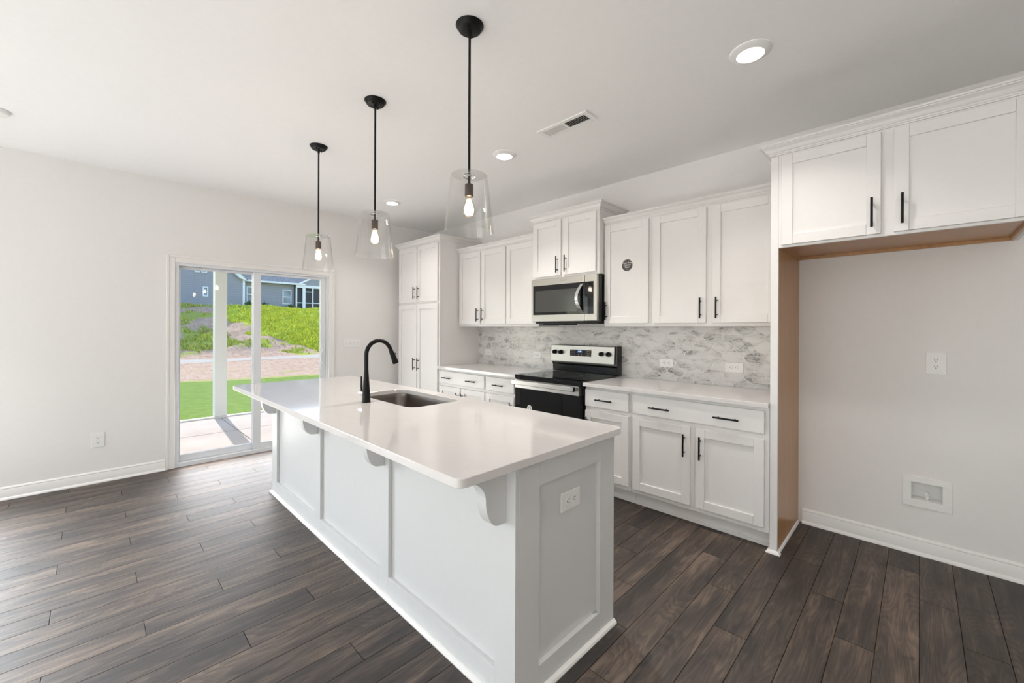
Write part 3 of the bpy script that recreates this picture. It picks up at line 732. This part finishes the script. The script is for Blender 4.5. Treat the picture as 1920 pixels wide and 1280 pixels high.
for i in range(4):     # doors on the working side
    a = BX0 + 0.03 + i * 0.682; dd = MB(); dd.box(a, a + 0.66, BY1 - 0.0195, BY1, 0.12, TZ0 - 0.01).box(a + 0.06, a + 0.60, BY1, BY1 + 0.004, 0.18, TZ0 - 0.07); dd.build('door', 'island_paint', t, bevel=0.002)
MB().sweep([(0, 0.0005), (0.017, 0.0005), (0.018, 0.006), (0.014, 0.014), (0.006, 0.019), (0, 0.020)],
           [(BX0 - 0.0004, BY1), (BX0 - 0.0004, BY0 - 0.0004), (BX1 + 0.0004, BY0 - 0.0004), (BX1 + 0.0004, BY1)]).build('shoe_molding', 'trim_paint', t)
def corbel_profile():
    y0 = BY0 - 0.0005; zt = TZ0 - 0.0005
    P = [(y0, zt), (y0 - 0.228, zt), (y0 - 0.228, zt - 0.016)]
    for k in range(13):     # upper convex belly
        a = math.pi / 2 * k / 12; P.append((y0 - 0.215 + 0.118 * math.sin(a), zt - 0.021 - 0.085 * (1 - math.cos(a))))
    for k in range(1, 13):  # lower hollow
        a = math.pi / 2 * k / 12; P.append((y0 - 0.097 + 0.062 * (1 - math.cos(a)), zt - 0.106 - 0.103 * math.sin(a)))
    P.append((y0, zt - 0.211)); return P
for xe in (1.385, 2.283, 3.158, 4.030):
    MB().prism(corbel_profile(), xe - 0.048, xe, 'x').build('corbel', 'island_paint', t, bevel=0.0015)
SK = (2.342, 3.038, -2.244, -1.884)
mb, loops = slab_with_hole(1.268, 4.108, -2.7395, -1.790, TZ0, TZ1, 0.032, SK, 0.065)
tag(mb.build('island_countertop', 'quartz', None, bevel=0.0025, seg=3, loc=(2.69, -2.26, TZ0)), 'long glossy white quartz slab with sink cutout on the island', 'countertop')
# sink
t = thing('sink', (2.69, -2.064, 0.66), 'stainless undermount sink set in the island counter', 'sink')
def rr(a, b, c, d, r, seg=8):
    out = []
    for cx, cy, s in ((b - r, d - r, 0), (a + r, d - r, 1), (a + r, c + r, 2), (b - r, c + r, 3)):
        for k in range(seg + 1):
            an = math.pi / 2 * (s + k / seg); out.append((cx + r * math.cos(an), cy + r * math.sin(an)))
    return out
def ringset(g, z, r=0.07): return [(p[0], p[1], z) for p in rr(SK[0] - g, SK[1] + g, SK[2] - g, SK[3] + g, r)]
rings = [ringset(0.018, TZ0 - 0.0045), ringset(0.018, TZ0 - 0.0012), ringset(0.002, TZ0 - 0.0012), ringset(-0.002, TZ0 - 0.03), ringset(-0.006, 0.70, 0.075), ringset(-0.020, 0.675, 0.07), ringset(-0.06, 0.668, 0.05),
         ringset(-0.06, 0.664, 0.05), ringset(-0.018, 0.671, 0.07), ringset(-0.003, 0.698, 0.075), ringset(0.001, TZ0 - 0.03)]
vs_ = []; fs_ = []; n = len(rings[0])
for r_ in rings: vs_ += r_
for i in range(len(rings)):
    j = (i + 1) % len(rings)
    if i == 6: continue
    for k in range(n): fs_.append((i * n + k, i * n + (k + 1) % n, j * n + (k + 1) % n, j * n + k))
fs_.append(tuple(range(6 * n, 7 * n))); fs_.append(tuple(range(7 * n, 8 * n))[::-1])
MB().add(vs_, fs_).build('bowl', 'sink_steel', t, smooth=True)
MB().lathe([(0.045, 0.6685), (0.045, 0.6705), (0.035, 0.6715), (0.030, 0.6690)], (2.69, -2.064), None, 32).build('drain', 'chrome', t, smooth=True)
# faucet
t = thing('faucet', (2.688, -2.338, TZ1), 'matte black gooseneck pull-down faucet on the island', 'faucet')
fx, fy, z0 = 2.688, -2.338, TZ1 + 0.0004
MB().lathe([(0.0265, z0), (0.0265, z0 + 0.004), (0.0255, z0 + 0.006), (0.0225, z0 + 0.06), (0.0175, z0 + 0.13), (0.0135, z0 + 0.185), (0.0125, z0 + 0.20)], (fx, fy), None, 28).build('base', 'black_metal', t, smooth=True)
path = [(fx, fy, z0 + 0.195), (fx, fy, z0 + 0.24), (fx, fy, z0 + 0.285)]
R_ = 0.083
for k in range(1, 15):
    a = math.pi * 0.90 * k / 14; path.append((fx, fy + R_ - R_ * math.cos(a), z0 + 0.285 + (R_ + 0.004) * math.sin(a)))
d_ = (Vector(path[-1]) - Vector(path[-2])).normalized()
MB().tube(path, 0.0125, 18).build('spout', 'black_metal', t, smooth=True)
e0 = Vector(path[-1]) + d_ * 0.0005
sp = MB().tube([e0, e0 + d_ * 0.012, e0 + d_ * 0.02, e0 + d_ * 0.085, e0 + d_ * 0.092], [0.0128, 0.0138, 0.0150, 0.0195, 0.0185], 20)
so = sp.build('spray_head', 'black_metal', t, smooth=True)
pc = e0 + d_ * 0.035; w_ = Vector((0, d_.z, -d_.y)) * -1
MB().tube([pc + w_ * 0.014, pc + w_ * 0.0215], [0.008, 0.006], 12).build('spray_button', 'black_metal', so, smooth=True)
MB().tube([(fx - 0.018, fy, z0 + 0.052), (fx - 0.066, fy - 0.007, z0 + 0.052)], [0.0125, 0.0135], 20).build('valve_body', 'chrome', t, smooth=True)
MB().tube([(fx - 0.050, fy - 0.005, z0 + 0.060), (fx - 0.053, fy - 0.005, z0 + 0.085), (fx - 0.053, fy - 0.005, z0 + 0.152)], [0.0055, 0.0058, 0.0052], 12).build('lever', 'black_metal', t, smooth=True)

# ------------------------------------------------------------------ ceiling fixtures
def pendant(x, y, label):
    t = thing('pendant_light', (x, y, H), label, 'pendant light', 'pendant lights over the island')
    c = MB().lathe([(0.0640, H - 0.0005), (0.0640, H - 0.004), (0.060, H - 0.008), (0.0515, H - 0.022), (0.049, H - 0.024), (0.010, H - 0.0245)], (x, y), None, 40)
    c = c.build('canopy', 'black_metal', t, smooth=True)
    sc_ = MB()
    for a in (-0.9, 2.2): sc_.lathe([(0.004, H - 0.020), (0.004, H - 0.034), (0.003, H - 0.035)], (x + 0.034 * math.cos(a), y + 0.034 * math.sin(a)), None, 10)
    sc_.build('screws', 'black_metal', c)
    MB().lathe([(0.0085, H - 0.025), (0.0085, H - 0.05), (0.0058, H - 0.055), (0.0058, 2.062), (0.0066, 2.0615), (0.0066, 2.012)], (x, y), None, 16).build('rod', 'black_metal', t, smooth=True)
    MB().lathe([(0.0275, 2.0455), (0.0275, 2.0488), (0.021, 2.0488), (0.021, 2.0455)], (x, y), None, 28, cap=False).lathe([(0.024, 2.0560), (0.019, 2.061), (0.008, 2.0615)], (x, y), None, 28).build('collar', 'chrome', t, smooth=True)
    MB().lathe([(0.0192, 2.0115), (0.0195, 2.010), (0.0195, 1.956), (0.0178, 1.955)], (x, y), None, 28).build('socket', 'bronze_metal', t, smooth=True)
    zt, zb, rt, rb, th = 2.0555, 1.792, 0.084, 0.113, 0.0028
    sh = MB().lathe([(0.010, zt), (rt - 0.004, zt), (rt, zt - 0.004), (rb, zb), (rb - th * 0.5, zb - 0.001), (rb - th, zb), (rt - th, zt - 0.006), (rt - th - 0.003, zt - th), (0.010, zt - th), (0.010, zt)], (x, y), None, 64, cap=False)
    sh.build('glass_shade', 'shade_glass', t, smooth=True)
    bl = [(0.013, 1.9545), (0.0135, 1.945), (0.018, 1.930), (0.0265, 1.912), (0.0300, 1.895), (0.0280, 1.880), (0.0200, 1.866), (0.0110, 1.858), (0.002, 1.8555)]
    b = MB().lathe(bl, (x, y), None, 28).build('bulb', 'bulb_glass', t, smooth=True)
    fl = MB()
    for k in range(6):
        a = 2 * math.pi * k / 6; ca, sa = math.cos(a), math.sin(a)
        fl.tube([(x + 0.007 * ca, y + 0.007 * sa, 1.934), (x + 0.019 * ca, y + 0.019 * sa, 1.898), (x + 0.015 * ca, y + 0.015 * sa, 1.876)], 0.0036, 6)
    fl.build('filament', 'filament', b)
    light('pendant_glow', 'POINT', (x, y, 1.900), 2.2, (1.0, 0.78, 0.52), shadow_soft_size=0.012)
pendant(3.598, -2.288, 'nearest black rod pendant light with clear glass shade')
pendant(2.692, -2.288, 'middle black rod pendant light with clear glass shade')
pendant(1.786, -2.288, 'pendant light with clear glass shade hanging closest to the patio door')

def downlight(x, y, label, watt):
    t = thing('recessed_light', (x, y, H), label, 'ceiling light', 'recessed ceiling lights over the aisle')
    MB().lathe([(0.093, H - 0.0005), (0.094, H - 0.004), (0.090, H - 0.008), (0.078, H - 0.014), (0.066, H - 0.019), (0.062, H - 0.0195), (0.062, H - 0.010)], (x, y), None, 48, cap=False).build('trim_ring', 'plastic', t, smooth=True)
    MB().lathe([(0.0618, H - 0.012), (0.0612, H - 0.0165), (0.045, H - 0.0185), (0.002, H - 0.019)], (x, y), None, 48, cap=False).build('lens', 'downlight_lens', t, smooth=True)
    light('recessed_glow', 'AREA', (x, y, H - 0.024), watt, (1.0, 0.97, 0.93), aim=(0, -0.12, -1), size=0.12, spread=math.radians(122))
downlight(4.467, -1.190, 'lit round recessed ceiling light nearest the refrigerator cabinet', 7)
downlight(2.701, -1.190, 'lit round recessed ceiling light in front of the microwave', 12)
downlight(0.917, -1.180, 'lit round recessed ceiling light in front of the pantry', 4.5)
t = thing('smoke_detector', (0.84, -3.955, H), 'round white ceiling fixture at the left edge of the photo', 'ceiling fixture')
MB().lathe([(0.072, H - 0.0005), (0.072, H - 0.012), (0.066, H - 0.024), (0.045, H - 0.030), (0.002, H - 0.031)], (0.84, -3.955), None, 40).build('cover', 'plastic', t, smooth=True)

# supply vent
t = thing('ceiling_vent', (3.35, -1.233, H), 'white rectangular supply vent with louvers in the ceiling', 'vent')
VX0, VX1, VY0, VY1 = 3.143, 3.558, -1.302, -1.164
fr = MB(); IXa, IXb, IYa, IYb = VX0 + 0.034, VX1 - 0.034, VY0 + 0.030, VY1 - 0.030; xm = (IXa + IXb) / 2
for a in ((VX0, IXa, VY0, VY1), (IXb, VX1, VY0, VY1), (IXa, IXb, VY0, IYa), (IXa, IXb, IYb, VY1), (xm - 0.007, xm + 0.007, IYa, IYb)):
    fr.box(a[0], a[1], a[2], a[3], H - 0.009, H - 0.0005)
fr.build('frame', 'plastic', t, bevel=0.002)
MB().box(IXa, IXb, IYa, IYb, H - 0.0016, H - 0.0006).build('backing', 'dark_back', t)
def louvers(a0, a1, tilt):
    lv = MB(); n = 12
    for i in range(n):
        x = a0 + (a1 - a0) * (i + 0.5) / n; dx = 0.0045 * tilt
        lv.add([(x - dx, IYa, H - 0.0018), (x - dx + 0.0012, IYa, H - 0.0018), (x + dx + 0.0012, IYa, H - 0.0088), (x + dx, IYa, H - 0.0088),
                (x - dx, IYb, H - 0.0018), (x - dx + 0.0012, IYb, H - 0.0018), (x + dx + 0.0012, IYb, H - 0.0088), (x + dx, IYb, H - 0.0088)],
               [(0, 1, 2, 3), (7, 6, 5, 4), (0, 4, 5, 1), (1, 5, 6, 2), (2, 6, 7, 3), (3, 7, 4, 0)])
    lv.build('louvers', 'plastic', t)
louvers(IXa, xm - 0.007, -1); louvers(xm + 0.007, IXb, 1)

# ------------------------------------------------------------------ outdoors
PZ = -0.12
pt = MB()
for a0, a1 in ((-3.02, -1.90), (-1.88, -0.142)):
    for b0, b1 in ((-7.5, -2.048), (-2.034, 1.6)): pt.box(a0, a1, b0, b1, PZ - 0.15, PZ)
pt.box(-3.0, -0.15, -7.4, 1.5, PZ - 0.16, PZ - 0.012)
struct(pt.build('patio', 'concrete'))
tag(MB().box(-3.10, -3.021, -7.5, 1.6, PZ - 0.2, PZ + 0.022).build('patio_edging', 'porch_white', None), 'pale edging strip along the far edge of the concrete patio', 'edging')
p = MB().box(-3.200, -3.035, -2.118, -1.952, PZ + 0.023, 2.44)
o = tag(p.build('porch_post', 'porch_white', None, bevel=0.006, loc=(-3.118, -2.035, PZ)), 'square white porch post standing on the patio edge outside the door', 'post')
rf = MB().box(-3.30, -0.145, -7.5, 1.6, 2.60, 2.72).box(-3.24, -3.0, -7.5, 1.6, 2.441, 2.5995)
tag(rf.build('porch_roof', 'porch_white', None), 'white porch roof over the concrete patio', 'roof')

def hz(x, y):
    """terrain height"""
    P = [(-3.0, -0.20), (-9.5, -0.25), (-17.2, -0.28), (-20.6, -0.24), (-22.2, -0.05), (-25, 0.85), (-29.5, 2.25), (-32.0, 2.90), (-33.5, 3.02), (-60, 3.1)]
    for (a, za), (b, zb) in zip(P, P[1:]):
        if x >= b:
            s = (a - x) / (a - b); z = za + (zb - za) * s; break
    else: z = 3.1
    def nz(f, k): return math.sin(x * f + k) * math.cos(y * f * 1.13 + 1.7 * k) + 0.5 * math.sin(x * f * 2.3 + y * f * 1.9 + k)
    amp = 0.0 if x > -9.0 else min(1.0, (-9.0 - x) / 2) * 0.05
    if x < -21.0: amp = 0.10 + 0.10 * max(0.0, min(1.0, (-21 - x) / 3)) * (1 if x > -31 else 0.4)
    if -20.4 < x < -17.0: amp = 0.015
    return z + amp * (0.6 * nz(0.9, 0.3) + 0.4 * nz(2.1, 2.0)) / 1.2
def vnoise(x, y, seed=0):
    def h(i, j):
        n = math.sin(i * 127.1 + j * 311.7 + seed * 74.7) * 43758.5453
        return n - math.floor(n)
    i, j = math.floor(x), math.floor(y); u, v = x - i, y - j; u = u * u * (3 - 2 * u); v = v * v * (3 - 2 * v)
    return (h(i, j) * (1 - u) + h(i + 1, j) * u) * (1 - v) + (h(i, j + 1) * (1 - u) + h(i + 1, j + 1) * u) * v
def fbm(x, y, seed=0): return sum(vnoise(x * 2 ** k, y * 2 ** k, seed + k) * 0.5 ** (k + 1) for k in range(4)) / 0.9375
def cover(x, y):
    """(grass amount, bright, lawn) of the ground at x, y"""
    n = fbm(x * 0.55, y * 0.55, 3) - 0.5; n2 = fbm(x * 1.3, y * 1.3, 9) - 0.5
    edge = -9.75 + 0.33 * y * 0.9 + 0.5 * n
    if x > edge: return (1.0, 0.4, 1.0)
    if x > -17.2: return (0.18 + 1.1 * n if x < edge - 0.5 else 0.5, 0.5, 0.0)
    if x > -20.4: return (0.15 + 0.8 * n, 0.5, 0.0)
    s = (x + 25.8) - 1.75 * (y - 4.4) + 5.0 * n            # < 0 : the bright upper right slope
    top = max(0.0, min(1.0, (-29.0 - x) / 3))
    if y > 2.6 and s < 0: g = 0.92; br = 1.0
    elif y > 3.4: g = 0.16 + 1.6 * n + 0.8 * n2; br = 0.75
    else:
        left = max(0.0, min(1.0, (2.9 - y) / 1.0))
        g = 0.16 + left * (0.24 if x < -21.8 else 0.05) + 2.3 * n + 1.0 * n2; br = 0.30 + 0.9 * n
    g = g * (1 - top) + (0.80 + n) * top
    return (max(0, min(1, g)), max(0, min(1, br)), 0.0)
gx = [-3.11 - 0.25 * i for i in range(26)] + [-9.6 - 0.16 * i for i in range(152)] + [-34 - 1.5 * i for i in range(20)]
gy = [-14 + 1.0 * i for i in range(10)] + [-4 + 0.2 * i for i in range(91)] + [14.5 + 1.0 * i for i in range(16)]
vs_ = [(x, y, hz(x, y)) for x in gx for y in gy]; ny = len(gy)
fs_ = [(i * ny + j, i * ny + j + 1, (i + 1) * ny + j + 1, (i + 1) * ny + j) for i in range(len(gx) - 1) for j in range(ny - 1)]
go = MB().add(vs_, fs_).build('ground', 'ground', None, smooth=True); struct(go)
ca = go.data.color_attributes.new('cover', 'FLOAT_COLOR', 'POINT')
for i, v in enumerate(go.data.vertices): ca.data[i].color = cover(v.co.x, v.co.y) + (1.0,)
rd = []; rf_ = []
for i in range(60):
    y = -14 + i * 0.75; xa = -18.1 - 0.25 * math.sin(y * 0.7); xb = -20.1 + 0.20 * math.sin(y * 0.9)
    rd += [(xa, y, hz(xa, y) + 0.006), (-19.1, y, hz(-19.1, y) + 0.03), (xb, y, hz(xb, y) + 0.006)]
    if i: b_ = (i - 1) * 3; rf_ += [(b_, b_ + 1, b_ + 4, b_ + 3), (b_ + 1, b_ + 2, b_ + 5, b_ + 4)]
struct(MB().add(rd, rf_).build('road', 'road', None, smooth=True))
# rough grass growing on the slope and lawn edge
bv = []; bf = []; bc = []
rg = random.Random(3)
while len(bf) < 26000:
    x = -20.8 - rg.random() * 12.6; y = -2.5 + rg.random() * 16.5
    g, br, lw = cover(x, y)
    cl = fbm(x * 1.6, y * 1.6, 21)
    if g + 1.5 * (cl - 0.5) < 0.52 + 0.35 * rg.random(): continue
    z = hz(x, y); h = (0.05 + 0.13 * rg.random()) * (0.4 + 1.2 * cl); w = 0.03 + 0.05 * rg.random(); a = rg.random() * 6.28
    lx, ly = (rg.random() - 0.5) * 0.16, (rg.random() - 0.5) * 0.16
    b_ = len(bv); bv += [(x - w * math.cos(a), y - w * math.sin(a), z - 0.01), (x + w * math.cos(a), y + w * math.sin(a), z - 0.01), (x + lx, y + ly, z + h)]
    bf.append((b_, b_ + 1, b_ + 2)); k = 0.75 + 0.5 * rg.random()
    c0 = (0.34, 0.37, 0.13); c1 = (0.62, 0.64, 0.085); cc = tuple((c0[i] * (1 - br) + c1[i] * br) * k for i in range(3)) + (1,)
    bc += [cc] * 3
me = bpy.data.meshes.new('wild_grass'); me.from_pydata(bv, [], bf); me.materials.append(M['grass_blades'])
ca = me.color_attributes.new('cover', 'FLOAT_COLOR', 'POINT')
for i, c_ in enumerate(bc): ca.data[i].color = c_
gobj = bpy.data.objects.new('wild_grass', me); COL.objects.link(gobj); gobj['kind'] = 'stuff'
tag(gobj, 'rough green grass growing in tufts on the bank', 'grass')

# neighbour's house
HX = -36.0; HB = 2.7
t = thing('house', (HX, 6, 3.0), 'grey blue sided house with screened porch on top of the bank', 'house')
g = MB(); g.prism([(-5.0, HB), (5.30, HB), (5.30, 5.36), (0.15, 10.2), (-5.0, 5.36)], HX + 0.6, HX - 8, 'x'); g.build('gable_wall', 'siding', t)
w = MB().box(HX - 9, HX, 5.44, 9.50, HB, 5.30).box(HX - 9, HX - 2.6, 9.50, 14.0, HB, 5.30); w.build('long_wall', 'siding', t)
o = MB().box(HX + 0.3, HX + 0.66, 5.305, 5.47, HB, 5.30).build('corner_board', 'house_trim', t)
MB().prism([(5.05, 5.44), (5.52, 5.24), (5.52, 5.40), (0.15, 10.48), (-5.3, 5.40), (-5.3, 5.20), (0.15, 10.25)], HX + 0.95, HX + 0.62, 'x').build('rake_board', 'house_trim', t)
r = MB(); r.prism([(HX + 0.45, 5.30), (HX + 0.45, 5.42), (HX - 4.6, 9.1), (HX - 9.4, 5.42), (HX - 9.4, 5.30)], 5.48, 14.4, 'y'); r.build('roof', 'shingles', t)
MB().prism([(5.6, 5.44), (0.15, 10.62), (-5.4, 5.44), (-5.4, 5.30), (0.15, 10.5), (5.6, 5.30)], HX + 1.0, HX - 8.2, 'x').build('gable_roof', 'shingles', t)
MB().box(HX + 0.46, HX + 0.60, 5.48, 10.3, 5.25, 5.40).build('gutter', 'house_trim', t)
def hwin(xp, y0, y1, z0, z1, double=True):
    f = MB(); e = 0.07
    f.box(xp, xp + 0.06, y0 - e, y0, z0 - e, z1 + e).box(xp, xp + 0.06, y1, y1 + e, z0 - e, z1 + e).box(xp, xp + 0.06, y0, y1, z0 - e, z0).box(xp, xp + 0.06, y0, y1, z1, z1 + e)
    f.box(xp, xp + 0.05, y0, y1, (z0 + z1) / 2 - 0.03, (z0 + z1) / 2 + 0.03)
    fo = f.build('window', 'house_trim', t); MB().box(xp + 0.005, xp + 0.02, y0, y1, z0, z1).build('pane', 'window_dark', fo)
hwin(HX, 5.78, 6.50, 3.60, 4.80); hwin(HX, 8.60, 9.20, 3.54, 4.72)
hwin(HX + 0.6, 2.66, 2.88, 3.86, 4.50); hwin(HX + 0.6, 2.14, 2.42, 5.75, 6.6); hwin(HX + 0.6, 2.52, 2.80, 5.75, 6.6)
# screened porch
MB().prism([(9.85, 5.26), (14.3, 5.26), (14.3, 6.0), (12.9, 6.95), (9.85, 5.32)], HX + 0.5, HX + 0.35, 'x').build('porch_gable', 'siding', t)
MB().prism([(9.70, 5.24), (12.95, 7.0), (12.95, 7.16), (9.70, 5.38)], HX + 0.62, HX + 0.48, 'x').build('porch_rake_board', 'house_trim', t)
MB().box(HX + 0.30, HX + 0.50, 9.55, 14.3, 5.02, 5.26).build('porch_beam', 'house_trim', t)
for a, b_ in ((9.52, 9.62), (10.10, 10.34), (10.95, 11.05), (12.6, 12.8)): MB().box(HX + 0.32, HX + 0.48, a, b_, HB, 5.02).build('porch_post', 'house_trim', t)
MB().box(HX + 0.36, HX + 0.42, 9.62, 14.2, 3.60, 3.67).box(HX + 0.36, HX + 0.42, 10.34, 10.95, 4.66, 4.72).build('porch_rail', 'house_trim', t)
MB().box(HX + 0.20, HX + 0.22, 9.52, 14.2, HB, 5.02).build('screen', 'screen', t)
# low shrubs by the wall
def shrub(x, y, r, h):
    s = MB(); rr_ = random.Random(int(y * 100))
    for k in range(90):
        a, e = rr_.random() * 6.28, rr_.random() * 1.5; d = r * (0.5 + 0.5 * rr_.random())
        p = Vector((x + d * math.cos(a) * math.cos(e) * 0.8, y + d * math.sin(a) * math.cos(e), hz(x, y) + h * math.sin(e) * (0.4 + 0.6 * rr_.random())))
        q = Vector((rr_.random() - 0.5, rr_.random() - 0.5, rr_.random() - 0.3)) * 0.22
        w2 = Vector((rr_.random() - 0.5, rr_.random() - 0.5, rr_.random() - 0.5)) * 0.16
        s.add([p, p + q + w2, p + q * 1.6, p + q - w2], [(0, 1, 2, 3)])
    return s
for (x, y, r, h), lb in zip(((-35.2, 5.75, 0.30, 0.55), (-35.2, 6.9, 0.40, 0.40), (-35.2, 9.0, 0.5, 0.35)),
                            ('dark shrub at the white corner board of the house', 'low shrub under the wider house window', 'low shrub under the house window next to the porch')):
    tag(shrub(x, y, r, h).build('shrub', 'shrub', None, loc=(x, y, hz(x, y))), lb, 'shrub', 'shrubs along the house wall')
